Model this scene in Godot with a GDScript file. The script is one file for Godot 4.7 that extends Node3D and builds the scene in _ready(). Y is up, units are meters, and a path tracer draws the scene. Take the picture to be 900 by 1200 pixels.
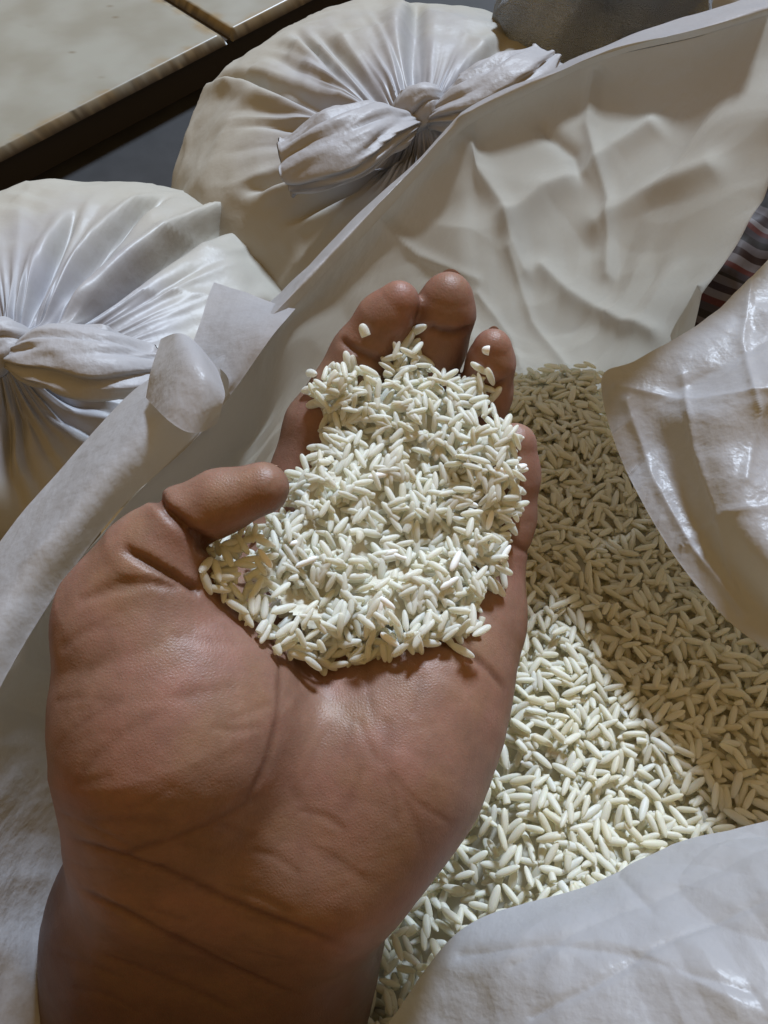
extends Node3D
# A left hand holding a heap of rice over an open plastic sack of rice, two tied bags behind.

const F := 1039.0                      # focal length of the lens in pixels of a 900 x 1200 picture
const PITCH := 58.0
const EYE := Vector3(0, 0.45, 0)
var fwd: Vector3
var upv: Vector3
var rng := RandomNumberGenerator.new()
var taken := {}
var M := {}

# ---------------------------------------------------------------- names, nodes
func numbered(called: String) -> String:
	if not taken.has(called):
		taken[called] = 0
		return called
	taken[called] += 1
	return "%s_%03d" % [called, taken[called]]

func tag(o: Node3D, label: String, category: String, group := "", kind := "") -> Node3D:
	if label: o.set_meta("label", label)
	if category: o.set_meta("category", category)
	if group: o.set_meta("group", group)
	if kind: o.set_meta("kind", kind)
	return o

func obj(called: String, mesh: Mesh, mat: Material, parent: Node3D = self) -> MeshInstance3D:
	var o := MeshInstance3D.new()
	o.name = numbered(called) if parent == self else called
	o.mesh = mesh
	o.material_override = mat
	parent.add_child(o, true)
	return o

func group_node(called: String, at := Vector3.ZERO) -> Node3D:
	var o := Node3D.new()
	o.name = numbered(called)
	o.position = at
	add_child(o)
	return o

# ---------------------------------------------------------------- places
func ray(u: float, v: float) -> Vector3:
	return fwd + Vector3((u - 450.0) / F, 0, 0) + upv * ((600.0 - v) / F)

func at(u: float, v: float, depth: float) -> Vector3:
	return EYE + ray(u, v) * depth

func on(u: float, v: float, h: float) -> Vector3:       # where a sight line meets the height h
	var r := ray(u, v)
	return EYE + r * ((h - EYE.y) / r.y)

# ---------------------------------------------------------------- shapes
func cat(p: Array, t: float) -> Vector3:                # Catmull-Rom through all points, t 0..1
	var n := p.size() - 1
	var x := clampf(t, 0, 1) * n
	var i := mini(int(x), n - 1)
	var f := x - i
	var a: Vector3 = p[maxi(i - 1, 0)]
	var b: Vector3 = p[i]
	var c: Vector3 = p[i + 1]
	var d: Vector3 = p[mini(i + 2, n)]
	return 0.5 * (2.0 * b + (c - a) * f + (2.0 * a - 5.0 * b + 4.0 * c - d) * f * f + (3.0 * b - a - 3.0 * c + d) * f * f * f)

func grid_mesh(pts: PackedVector3Array, nu: int, nv: int, closed := false, cols := PackedColorArray(), keep := PackedByteArray()) -> ArrayMesh:
	# pts is nv rows of nu; normals from neighbours
	var nor := PackedVector3Array()
	nor.resize(pts.size())
	var uv := PackedVector2Array()
	uv.resize(pts.size())
	for j in nv:
		for i in nu:
			var il := (i - 1 + nu) % nu if closed else maxi(i - 1, 0)
			var ir := (i + 1) % nu if closed else mini(i + 1, nu - 1)
			if closed and i == 0: il = nu - 2
			if closed and i == nu - 1: ir = 1
			var a := pts[j * nu + ir] - pts[j * nu + il]
			var b := pts[mini(j + 1, nv - 1) * nu + i] - pts[maxi(j - 1, 0) * nu + i]
			var n := b.cross(a)
			nor[j * nu + i] = n.normalized() if n.length() > 1e-14 else Vector3.UP
			uv[j * nu + i] = Vector2(float(i) / (nu - 1), float(j) / (nv - 1))
	var ix := PackedInt32Array()
	for j in nv - 1:
		for i in nu - 1:
			var p := j * nu + i
			if keep.size() and not (keep[p] and keep[p + 1] and keep[p + nu] and keep[p + nu + 1]): continue
			ix.append_array([p, p + 1, p + nu, p + 1, p + nu + 1, p + nu])
	var arr := []
	arr.resize(Mesh.ARRAY_MAX)
	arr[Mesh.ARRAY_VERTEX] = pts
	arr[Mesh.ARRAY_NORMAL] = nor
	arr[Mesh.ARRAY_TEX_UV] = uv
	if cols.size(): arr[Mesh.ARRAY_COLOR] = cols
	arr[Mesh.ARRAY_INDEX] = ix
	var m := ArrayMesh.new()
	m.add_surface_from_arrays(Mesh.PRIMITIVE_TRIANGLES, arr)
	return m

func noise(s: int, freq: float, oct := 3, ridged := false) -> FastNoiseLite:
	var n := FastNoiseLite.new()
	n.seed = s
	n.noise_type = FastNoiseLite.TYPE_SIMPLEX_SMOOTH
	n.frequency = freq
	n.fractal_type = FastNoiseLite.FRACTAL_RIDGED if ridged else FastNoiseLite.FRACTAL_FBM
	n.fractal_octaves = oct
	return n

# a film laid through a net of points (rows of (u, v, height) on sight lines, or world points), with creases
func film(net: Array, nu: int, nv: int, s: int, crease: float, billow: float, edge_keep := 0.0, world := false, ridges := []) -> ArrayMesh:
	var rows := []
	for r in net:
		var row := []
		for q in r: row.append(q if world else on(q.x, q.y, q.z))
		rows.append(row)
	var pts := PackedVector3Array()
	pts.resize(nu * nv)
	for i in nu:
		var col := []
		for row in rows: col.append(cat(row, float(i) / (nu - 1)))
		for j in nv: pts[j * nu + i] = cat(col, float(j) / (nv - 1))
	var big := noise(s, 11.0, 2)
	var src := pts.duplicate()
	for j in nv:
		for i in nu:
			var k := j * nu + i
			var a := src[j * nu + mini(i + 1, nu - 1)] - src[j * nu + maxi(i - 1, 0)]
			var b := src[mini(j + 1, nv - 1) * nu + i] - src[maxi(j - 1, 0) * nu + i]
			var n := b.cross(a).normalized()
			var p := src[k]
			var w := p + Vector3(big.get_noise_3dv(p * 1.3 + Vector3(9, 0, 0)), big.get_noise_3dv(p * 1.3 + Vector3(0, 9, 0)), 0) * 0.03
			var keep := lerpf(1.0, smoothstep(0.0, edge_keep, float(j) / (nv - 1)), 0.75) if edge_keep > 0 else 1.0
			var fold := 0.0
			if ridges.size():
				var rel := p - EYE
				var q := Vector2(450.0 + F * rel.x / rel.dot(fwd), 600.0 - F * rel.dot(upv) / rel.dot(fwd))
				for g in ridges:                        # [height, half width, line]
					var best := 1e6
					var l: Array = g[2]
					for m in l.size() - 1: best = minf(best, q.distance_to(Geometry2D.get_closest_point_to_segment(q, l[m], l[m + 1])))
					fold += g[0] * exp(-pow(best / g[1], 1.5))
			pts[k] = p - n * fold * 0.62 + n * keep * (billow * big.get_noise_3dv(p) * 1.6 + crease * crumple(p, s, big))
	return grid_mesh(pts, nu, nv)

func tri(x: float) -> float:                            # a zigzag between -1 and 1
	return absf(x - floorf(x) - 0.5) * 4.0 - 1.0

var folds := []
func crumple(p: Vector3, s: int, big: FastNoiseLite) -> float:    # flat facets that meet in sharp folds
	while folds.size() <= s:
		var fr := RandomNumberGenerator.new()
		fr.seed = 500 + folds.size()
		var set_ := []
		for k in 6:
			var d := Vector3(fr.randfn(), fr.randfn(), fr.randfn()).normalized()
			set_.append([d, 1.0 / (0.06 * pow(0.72, k)), fr.randf() * 9.0, Vector3(fr.randf(), fr.randf(), fr.randf()) * 3.0])
		folds.append(set_)
	var h := 0.0
	for f in folds[s]:
		var n := big.get_noise_3dv(p + f[3])
		var gate := smoothstep(-0.05, 0.4, big.get_noise_3dv(p * 1.2 + f[3] * 2.0))
		h += tri(p.dot(f[0]) * f[1] + f[2] + big.get_noise_3dv(p * 0.6 + f[3] * 3.0) * 2.2) * gate / f[1]
	return h

func tube(path: Array, radii: Array, seg := 20, rings := 40, flat := 1.0, up := Vector3.UP, ribs := 0, rib_depth := 0.0, s := 1, cup := false) -> ArrayMesh:
	var pts := PackedVector3Array()
	var nz := noise(s, 1.0, 2)
	var extra := 8 if cup else 0
	for j in rings + extra:
		var t := minf(float(j) / (rings - 1), 1.0)
		var shrink := 1.0
		if j >= rings:
			var e := float(j - rings + 1) / extra
			shrink = 1.0 - 0.65 * e
			t = 1.0 - 0.28 * e
		var p := cat(path, t)
		var dir := (cat(path, minf(t + 0.02, 1.0)) - cat(path, maxf(t - 0.02, 0.0))).normalized()
		var side := dir.cross(up).normalized()
		var upn := side.cross(dir)
		var x := t * (radii.size() - 1)
		var ri := mini(int(x), radii.size() - 2)
		var r := lerpf(radii[ri], radii[ri + 1], smoothstep(0, 1, x - ri))
		for i in seg + 1:
			var a := TAU * (i % seg) / seg
			var k := 1.0
			if ribs:
				var ph := nz.get_noise_2d(cos(a) * 0.8 + t * 0.9, sin(a) * 0.8) * 3.0
				k += rib_depth * (0.8 - pow(absf(cos(a * ribs * 0.5 + ph)), 5.0) * 1.6) + 0.2 * nz.get_noise_3d(cos(a), sin(a), t * 2.0)
				if j >= rings - 2: k += 0.12 * sin(a * 5 + s)
			pts.append(p + (side * cos(a) + upn * sin(a) * flat) * r * k * shrink)
	return grid_mesh(pts, seg + 1, rings + extra, true)

# ---------------------------------------------------------------- materials
func ramp(a: Color, b: Color) -> Gradient:
	var g := Gradient.new()
	g.set_color(0, a)
	g.set_color(1, b)
	return g

func noise_tex(s: int, freq: float, size := 512, oct := 4, kind := FastNoiseLite.TYPE_SIMPLEX_SMOOTH, g: Gradient = null, normal := false, strength := 4.0) -> NoiseTexture2D:
	var t := NoiseTexture2D.new()
	var n := noise(s, freq, oct)
	n.noise_type = kind
	t.noise = n
	t.width = size
	t.height = size
	t.seamless = true
	t.as_normal_map = normal
	t.bump_strength = strength
	if g: t.color_ramp = g
	return t

func mat(c: Color, rough := 0.6, spec := 0.5) -> StandardMaterial3D:
	var m := StandardMaterial3D.new()
	m.albedo_color = c.linear_to_srgb()
	m.roughness = rough
	m.metallic_specular = spec
	m.cull_mode = BaseMaterial3D.CULL_DISABLED
	return m

func film_mat(c: Color, through: Color, rough: float, vertex := false) -> StandardMaterial3D:
	var m := mat(c, rough, 0.42)
	m.backlight_enabled = true
	m.backlight = through.linear_to_srgb()
	m.vertex_color_use_as_albedo = vertex
	m.uv1_triplanar = true
	m.uv1_scale = Vector3.ONE * 9.0
	m.normal_enabled = true
	m.normal_texture = M.crinkle
	m.normal_scale = 0.55
	return m

func skin_relief() -> NoiseTexture2D:
	var t := noise_tex(5, 0.055, 1024, 2, FastNoiseLite.TYPE_CELLULAR)
	(t.noise as FastNoiseLite).cellular_return_type = FastNoiseLite.RETURN_DISTANCE2_SUB
	(t.noise as FastNoiseLite).domain_warp_enabled = true
	(t.noise as FastNoiseLite).domain_warp_amplitude = 14.0
	(t.noise as FastNoiseLite).domain_warp_frequency = 0.03
	return t

func make_materials() -> void:
	M.crinkle = noise_tex(31, 0.012, 1024, 5, FastNoiseLite.TYPE_SIMPLEX_SMOOTH, null, true, 9.0)
	M.film = film_mat(Color(0.40, 0.41, 0.445), Color(0.52, 0.50, 0.44), 0.38)
	M.flap = film_mat(Color(0.40, 0.41, 0.445), Color(0.52, 0.45, 0.32), 0.38)
	M.bag = film_mat(Color(1, 1, 1), Color(0.12, 0.1, 0.06), 0.44, true)
	M.bag.normal_scale = 0.2
	M.bag_plain = film_mat(Color(0.40, 0.405, 0.43), Color(0.2, 0.17, 0.12), 0.5)
	var sk := mat(Color(1, 1, 1), 0.47, 0.46)
	sk.vertex_color_use_as_albedo = true
	sk.uv1_triplanar = true
	sk.uv1_scale = Vector3.ONE * 28.0
	sk.heightmap_enabled = true
	sk.heightmap_texture = skin_relief()
	sk.heightmap_scale = 0.008
	sk.subsurf_scatter_enabled = true
	sk.subsurf_scatter_strength = 0.12
	M.skin = sk
	M.nail = mat(Color(0.42, 0.27, 0.20), 0.35, 0.5)
	M.nail.backlight_enabled = true
	M.nail.backlight = Color(0.4, 0.3, 0.25)
	for k in 4:
		var c: Color = [Color(0.958, 0.972, 0.955), Color(0.945, 0.96, 0.94), Color(0.966, 0.98, 0.968), Color(0.965, 0.97, 0.965)][k]
		var g := mat(c, 0.42, 0.4)
		g.backlight_enabled = true
		g.backlight = Color(0.9, 0.89, 0.8) * (0.9 if k < 3 else 0.3)
		g.subsurf_scatter_enabled = true
		g.subsurf_scatter_strength = 0.12
		if k < 3:
			g.albedo_color.a = 0.74
			g.refraction_enabled = true
			g.refraction_scale = 0.045
		M["grain%d" % k] = g
	var gm := mat(Color(1, 1, 1), 0.42, 0.4)
	gm.vertex_color_use_as_albedo = true
	gm.backlight_enabled = true
	gm.backlight = Color(0.8, 0.79, 0.7)
	gm.subsurf_scatter_enabled = true
	gm.subsurf_scatter_strength = 0.12
	gm.albedo_color.a = 0.76
	gm.refraction_enabled = true
	gm.refraction_scale = 0.045
	M.grains = gm
	M.bed = mat(Color(0.64, 0.63, 0.55), 0.9, 0.2)

# ---------------------------------------------------------------- the hand: a smooth field round its bones
var PA := PackedVector3Array()
var PB := PackedVector3Array()
var RA := PackedFloat32Array()
var RB := PackedFloat32Array()
var PG := PackedInt32Array()           # 0 palm and wrist, 1 thumb, 2-5 fingers

func bone(g: int, a: Array, b: Array) -> void:       # [u, v, depth, radius]
	PA.append(at(a[0], a[1], a[2]))
	PB.append(at(b[0], b[1], b[2]))
	RA.append(a[3])
	RB.append(b[3])
	PG.append(g)

func chain(g: int, j: Array) -> void:
	for k in j.size() - 1: bone(g, j[k], j[k + 1])

func smin(a: float, b: float, k: float) -> float:
	var h := maxf(k - absf(a - b), 0.0)
	return minf(a, b) - h * h * 0.25 / k

func field(p: Vector3, act: PackedInt32Array) -> float:
	var palm := 1.0
	var fing := 1.0
	var cur := 1.0
	var cur_g := -1
	for q in act:
		var a := PA[q]
		var ab := PB[q] - a
		var t := clampf((p - a).dot(ab) / ab.length_squared(), 0.0, 1.0)
		var d := p.distance_to(a + ab * t) - lerpf(RA[q], RB[q], t)
		var g := PG[q]
		if g == 0:
			palm = smin(palm, d, 0.014)
		else:
			if g != cur_g:
				if cur_g > 0: fing = smin(fing, cur, 0.0016)
				cur = d
				cur_g = g
			else:
				cur = smin(cur, d, 0.0028)
	if cur_g > 0: fing = smin(fing, cur, 0.0016)
	return smin(palm, fing, 0.0075)

func all_bones() -> PackedInt32Array:
	return PackedInt32Array(range(PA.size()))

func touch(u: float, v: float, without_thumb := false) -> Vector3:           # the skin under a sight line
	var act := PackedInt32Array()
	for q in PA.size():
		if not (without_thumb and PG[q] == 1): act.append(q)
	var r := ray(u, v).normalized()
	var t := 0.10
	for k in 60:
		var d := field(EYE + r * t, act)
		if d < 0.0002: break
		t += d * 0.9
		if t > 0.4: break
	return EYE + r * t

func make_bones() -> void:
	# forearm and wrist, flattened: two rods side by side
	chain(0, [[92, 1360, .262, .0265], [186, 1085, .2175, .0238], [205, 960, .196, .020]])
	chain(0, [[335, 1360, .266, .0270], [318, 1100, .2215, .0242], [380, 985, .197, .020]])
	# thenar and the thumb's metacarpal
	chain(0, [[212, 960, .192, .0215], [213, 845, .184, .0238], [172, 738, .181, .0165]])
	# hypothenar
	chain(0, [[380, 985, .195, .020], [452, 890, .197, .0198], [500, 800, .203, .0165], [555, 725, .207, .0108]])
	# palm bones
	chain(0, [[230, 960, .200, .017], [290, 780, .209, .0150], [335, 655, .217, .0118]])
	chain(0, [[270, 970, .202, .017], [350, 780, .213, .0150], [405, 630, .222, .0118]])
	chain(0, [[320, 980, .202, .017], [420, 790, .212, .0150], [478, 650, .221, .0115]])
	# thumb
	chain(1, [[158, 715, .182, .0145], [184, 655, .177, .0104], [214, 611, .1745, .0066], [258, 588, .1735, .0060], [308, 572, .1725, .0052]])
	# fingers
	chain(2, [[335, 655, .217, .0115], [377, 502, .2145, .0088], [426, 416, .2115, .0074], [450, 376, .2075, .0063], [467, 354, .2050, .0049]])
	chain(3, [[405, 630, .222, .0115], [478, 480, .2205, .0094], [509, 402, .2155, .0077], [521, 365, .2105, .0070], [525, 346, .2080, .0054]])
	chain(4, [[478, 650, .221, .0110], [546, 520, .219, .0086], [568, 460, .2135, .0063], [575, 425, .2085, .0054], [577, 406, .2060, .0042]])
	chain(5, [[552, 725, .208, .0105], [585, 605, .209, .0083], [596, 556, .2065, .0070], [603, 522, .204, .0052]])

const CELL := 0.0008
const BLK := 8

func make_hand() -> ArrayMesh:
	var lo := Vector3.INF
	var hi := -Vector3.INF
	for q in PA.size():
		for e in [[PA[q], RA[q]], [PB[q], RB[q]]]:
			lo = lo.min(e[0] - Vector3.ONE * (e[1] + 0.006))
			hi = hi.max(e[0] + Vector3.ONE * (e[1] + 0.006))
	var bs := CELL * BLK
	var nb := Vector3i(((hi - lo) / bs).ceil())
	var verts := PackedVector3Array()
	var cell_vert := {}
	var vact := []                       # active bones of a vertex's block
	var edges := []                      # [key x,y,z, axis, inside first]
	var half := bs * 0.8661
	var S := BLK + 1
	var val := PackedFloat32Array()
	val.resize(S * S * S)
	var every := all_bones()
	var owner := PackedInt32Array()
	for bz in nb.z:
		for by in nb.y:
			for bx in nb.x:
				var o := lo + Vector3(bx, by, bz) * bs
				var c := o + Vector3.ONE * bs * 0.5
				var ds := PackedFloat32Array()
				var dm := 1.0
				for q in every:
					var a := PA[q]
					var ab := PB[q] - a
					var t := clampf((c - a).dot(ab) / ab.length_squared(), 0.0, 1.0)
					var d := c.distance_to(a + ab * t) - lerpf(RA[q], RB[q], t)
					ds.append(d)
					dm = minf(dm, d)
				if dm > half + 0.008 or dm < -half - 0.012: continue
				var act := PackedInt32Array()
				for q in every:
					if ds[q] < dm + half * 2.0 + 0.018: act.append(q)
				if absf(field(c, act)) > half * 1.7: continue
				var any_in := false
				var any_out := false
				for k in S:
					for j in S:
						for i in S:
							var f := field(o + Vector3(i, j, k) * CELL, act)
							val[(k * S + j) * S + i] = f
							if f < 0: any_in = true
							else: any_out = true
				if not (any_in and any_out): continue
				vact.append(act)
				for k in BLK:
					for j in BLK:
						for i in BLK:
							var b := (k * S + j) * S + i
							var n_in := 0
							var cs := [val[b], val[b + 1], val[b + S], val[b + S + 1], val[b + S * S], val[b + S * S + 1], val[b + S * S + S], val[b + S * S + S + 1]]
							for f in cs:
								if f < 0: n_in += 1
							if n_in == 0 or n_in == 8: continue
							var gx := bx * BLK + i
							var gy := by * BLK + j
							var gz := bz * BLK + k
							cell_vert[(gz * 2048 + gy) * 2048 + gx] = verts.size()
							owner.append(vact.size() - 1)
							var sum := Vector3.ZERO
							var cnt := 0
							for e in EDGE:
								var f0: float = cs[e[0]]
								var f1: float = cs[e[1]]
								if (f0 < 0) != (f1 < 0):
									var tt := f0 / (f0 - f1)
									sum += Vector3(e[0] & 1, (e[0] >> 1) & 1, e[0] >> 2).lerp(Vector3(e[1] & 1, (e[1] >> 1) & 1, e[1] >> 2), tt)
									cnt += 1
							verts.append(o + (Vector3(i, j, k) + sum / cnt) * CELL)
							var ins: bool = cs[0] < 0
							if (cs[1] < 0) != ins: edges.append([gx, gy, gz, 0, ins])
							if (cs[2] < 0) != ins: edges.append([gx, gy, gz, 1, ins])
							if (cs[4] < 0) != ins: edges.append([gx, gy, gz, 2, ins])
	# onto the surface
	var nor := PackedVector3Array()
	nor.resize(verts.size())
	var e := 0.0004
	for v in verts.size():
		var act: PackedInt32Array = vact[owner[v]]
		var p := verts[v]
		var f := field(p, act)
		var g := Vector3(field(p + Vector3(e, 0, 0), act) - f, field(p + Vector3(0, e, 0), act) - f, field(p + Vector3(0, 0, e), act) - f).normalized()
		verts[v] = p - g * f
		nor[v] = g
	var ix := PackedInt32Array()
	for q in edges:
		var k0: int = (q[2] * 2048 + q[1]) * 2048 + q[0]
		var d1: int = [2048, 2048 * 2048, 1][q[3]]
		var d2: int = [2048 * 2048, 1, 2048][q[3]]
		if not (cell_vert.has(k0) and cell_vert.has(k0 - d1) and cell_vert.has(k0 - d2) and cell_vert.has(k0 - d1 - d2)): continue
		var a: int = cell_vert[k0 - d1 - d2]
		var b: int = cell_vert[k0 - d2]
		var c: int = cell_vert[k0]
		var d: int = cell_vert[k0 - d1]
		if q[4]: ix.append_array([a, c, b, a, d, c])
		else: ix.append_array([a, b, c, a, c, d])
	# palm lines and folds: grooves that follow curves on the skin
	var lines := []
	var all_lines := LINES.duplicate()
	var lr := RandomNumberGenerator.new()
	lr.seed = 71
	for k in 46:                          # faint small lines all over the palm and the wrist
		var c := Vector2(lr.randf_range(90, 520), lr.randf_range(740, 1180))
		var ang := lr.randf_range(-0.9, 0.2) if c.y < 960 else lr.randf_range(0.2, 0.6)
		if c.x > 330 and c.y < 960: ang = lr.randf_range(0.6, 2.2)
		var d := Vector2(cos(ang), sin(ang)) * lr.randf_range(22, 60)
		var bow := Vector2(-d.y, d.x) * lr.randf_range(-0.2, 0.2)
		all_lines.append([lr.randf_range(.00008, .0002), lr.randf_range(.0006, .0010), [c - d, c + bow, c + d], lr.randf_range(0.08, 0.24)])
	for l in all_lines:
		var pl := []
		for q in l[2]: pl.append(Vector3(q.x, q.y, 0))
		var fine := PackedVector3Array()
		for k in 33:
			var q := cat(pl, k / 32.0)
			fine.append(touch(q.x, q.y))
		var box := AABB(fine[0], Vector3.ZERO)
		for q in fine: box = box.expand(q)
		lines.append([l[0], l[1], fine, box.grow(l[1] * 3.2), l[3]])
	var wob := noise(77, 140.0, 2)
	var fine_lines := noise(78, 60.0, 3, true)
	var blot := noise(79, 38.0, 3)
	var cols := PackedColorArray()
	cols.resize(verts.size())
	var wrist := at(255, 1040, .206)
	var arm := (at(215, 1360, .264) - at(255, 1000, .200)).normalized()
	var axis_up := Vector3(0.05, 0.93, 0.36).normalized()      # the way the palm faces
	for v in verts.size():
		var p := verts[v]
		var n := nor[v]
		var dark := 0.0
		var push := 0.0
		for l in lines:
			if not l[3].has_point(p): continue
			var best := 1.0
			var fl: PackedVector3Array = l[2]
			var hit := 0.0
			for k in fl.size() - 1:
				var ab := fl[k + 1] - fl[k]
				var t := clampf((p - fl[k]).dot(ab) / maxf(ab.length_squared(), 1e-12), 0, 1)
				var d := p.distance_to(fl[k] + ab * t)
				if d < best:
					best = d
					hit = (k + t) / (fl.size() - 1)
			best += wob.get_noise_3dv(p) * l[1] * 0.5
			var ends := smoothstep(0.0, 0.15, hit) * smoothstep(1.0, 0.82, hit)
			var w := exp(-pow(best / l[1], 2.0)) * ends
			push = maxf(push, w * l[0])
			dark = maxf(dark, exp(-pow(best / (l[1] * 1.1), 2.0)) * ends * l[4])
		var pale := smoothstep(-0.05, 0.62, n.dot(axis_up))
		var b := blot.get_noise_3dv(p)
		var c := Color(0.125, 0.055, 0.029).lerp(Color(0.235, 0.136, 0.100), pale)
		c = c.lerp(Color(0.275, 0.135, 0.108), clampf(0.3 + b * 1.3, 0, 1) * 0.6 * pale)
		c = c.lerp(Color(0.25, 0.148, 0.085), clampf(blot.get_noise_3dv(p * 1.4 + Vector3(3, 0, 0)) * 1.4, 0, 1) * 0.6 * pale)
		c = c.lerp(Color(0.092, 0.045, 0.027), 0.92 * smoothstep(-0.022, 0.016, (p - wrist).dot(arm)))  # browner forearm skin, with the shade over the wrist painted into the colour
		c = c * (1.0 + 0.16 * blot.get_noise_3dv(p * 3.4) + 0.10 * wob.get_noise_3dv(p * 6.0))
		c = c.lerp(Color(0.085, 0.032, 0.018), dark)
		c.a = 1.0
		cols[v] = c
		verts[v] = p - n * push - n * 0.00012 * maxf(fine_lines.get_noise_3dv(p * Vector3(1.0, 1.0, 1.6)), 0.0)
	# smooth normals of the final surface
	var nn := PackedVector3Array()
	nn.resize(verts.size())
	for t in range(0, ix.size(), 3):
		var fnv := (verts[ix[t + 2]] - verts[ix[t]]).cross(verts[ix[t + 1]] - verts[ix[t]])
		for k in 3: nn[ix[t + k]] += fnv
	for v in nn.size(): nn[v] = nn[v].normalized()
	hand_v = verts
	hand_n = nn
	var arr := []
	arr.resize(Mesh.ARRAY_MAX)
	arr[Mesh.ARRAY_VERTEX] = verts
	arr[Mesh.ARRAY_NORMAL] = nn
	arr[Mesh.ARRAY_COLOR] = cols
	arr[Mesh.ARRAY_INDEX] = ix
	var m := ArrayMesh.new()
	m.add_surface_from_arrays(Mesh.PRIMITIVE_TRIANGLES, arr)
	return m

var hand_v: PackedVector3Array
var hand_n: PackedVector3Array
const EDGE := [[0, 1], [2, 3], [4, 5], [6, 7], [0, 2], [1, 3], [4, 6], [5, 7], [0, 4], [1, 5], [2, 6], [3, 7]]

# depth, half width, curve, darkness
var LINES := [
	[.0022, .0012, [Vector2(176, 574), Vector2(192, 594), Vector2(214, 616), Vector2(238, 636), Vector2(262, 650)], .8],
	[.0014, .0010, [Vector2(140, 640), Vector2(166, 655), Vector2(194, 670), Vector2(222, 686), Vector2(240, 692)], .65],
	[.0007, .0012, [Vector2(85, 706), Vector2(140, 686), Vector2(180, 684), Vector2(220, 690)], .3],
	[.0004, .0009, [Vector2(322, 730), Vector2(330, 790), Vector2(324, 850), Vector2(308, 905), Vector2(280, 955)], .42],
	[.0006, .0009, [Vector2(500, 745), Vector2(540, 760), Vector2(570, 780), Vector2(596, 812)], .6],
	[.0005, .0009, [Vector2(70, 980), Vector2(140, 1003), Vector2(200, 1024), Vector2(270, 1058), Vector2(340, 1086), Vector2(415, 1112)], .55],
	[.0005, .0010, [Vector2(85, 1040), Vector2(150, 1072), Vector2(215, 1106), Vector2(290, 1143), Vector2(360, 1172)], .55],
	[.0002, .0009, [Vector2(130, 1006), Vector2(200, 985), Vector2(255, 962), Vector2(315, 925)], .35],
	[.0001, .0009, [Vector2(82, 930), Vector2(110, 890), Vector2(150, 855), Vector2(205, 825)], .22],
	[.0001, .0010, [Vector2(90, 965), Vector2(150, 962), Vector2(210, 968)], .2],
	[.0009, .0009, [Vector2(500, 383), Vector2(530, 392), Vector2(556, 383)], .65],
	[.0009, .0009, [Vector2(396, 396), Vector2(425, 415), Vector2(455, 428)], .6],
	[.0009, .0009, [Vector2(540, 448), Vector2(570, 455), Vector2(596, 446)], .65],
	[.0004, .0009, [Vector2(585, 622), Vector2(605, 640), Vector2(626, 648)], .5],
	[.0003, .0010, [Vector2(110, 1116), Vector2(200, 1150), Vector2(280, 1190)], .3],
	[.0002, .0010, [Vector2(66, 765), Vector2(100, 738), Vector2(150, 715)], .2],
]

# ---------------------------------------------------------------- rice
var grain_meshes := []

func make_grain(s: int, cut: float) -> ArrayMesh:      # along x, one unit = one grain length
	var r := RandomNumberGenerator.new()
	r.seed = s
	var nu := 11
	var nv := 11
	var pts := PackedVector3Array()
	var bend := r.randf_range(-0.03, 0.03)
	for j in nv:
		var t := float(j) / (nv - 1)
		var x := -cos(t * PI) * 0.5
		var rad := pow(maxf(1.0 - pow(absf(x) * 2.0, 2.5), 0.0), 0.5)
		rad *= 1.0 - 0.16 * (x + 0.5)
		if cut < 0.5 and x > cut:                       # a broken grain ends flat
			rad = 0.0 if j == nv - 1 else rad
			x = minf(x, cut + 0.02)
			if j == nv - 1: x = cut
		for i in nu:
			var a := TAU * (i % (nu - 1)) / (nu - 1)
			var k := 1.0 + 0.05 * sin(a * 2 + s) + r.randf_range(-0.02, 0.02) * (1.0 if i % (nu - 1) else 0.0)
			pts.append(Vector3(x, rad * 0.5 * sin(a) * k * 0.82 + bend * (1.0 - 4.0 * x * x), rad * 0.5 * cos(a) * k))
	for j in nv: pts[j * nu + nu - 1] = pts[j * nu]
	# y and z are scaled to the grain's width by its basis
	return grid_mesh(pts, nu, nv, true)

class Height:
	var o: Vector2
	var n: Vector2i
	var c: float
	var h: PackedFloat32Array
	func _init(lo: Vector2, hi: Vector2, cell: float, fill: float) -> void:
		o = lo
		c = cell
		n = Vector2i(((hi - lo) / cell).ceil()) + Vector2i.ONE
		h.resize(n.x * n.y)
		h.fill(fill)
	func get_at(x: float, z: float) -> float:
		var i := clampi(int((x - o.x) / c), 0, n.x - 1)
		var j := clampi(int((z - o.y) / c), 0, n.y - 1)
		return h[j * n.x + i]
	func raise(x: float, z: float, y: float) -> void:
		var i := clampi(int((x - o.x) / c), 0, n.x - 1)
		var j := clampi(int((z - o.y) / c), 0, n.y - 1)
		if y > h[j * n.x + i]: h[j * n.x + i] = y

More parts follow.
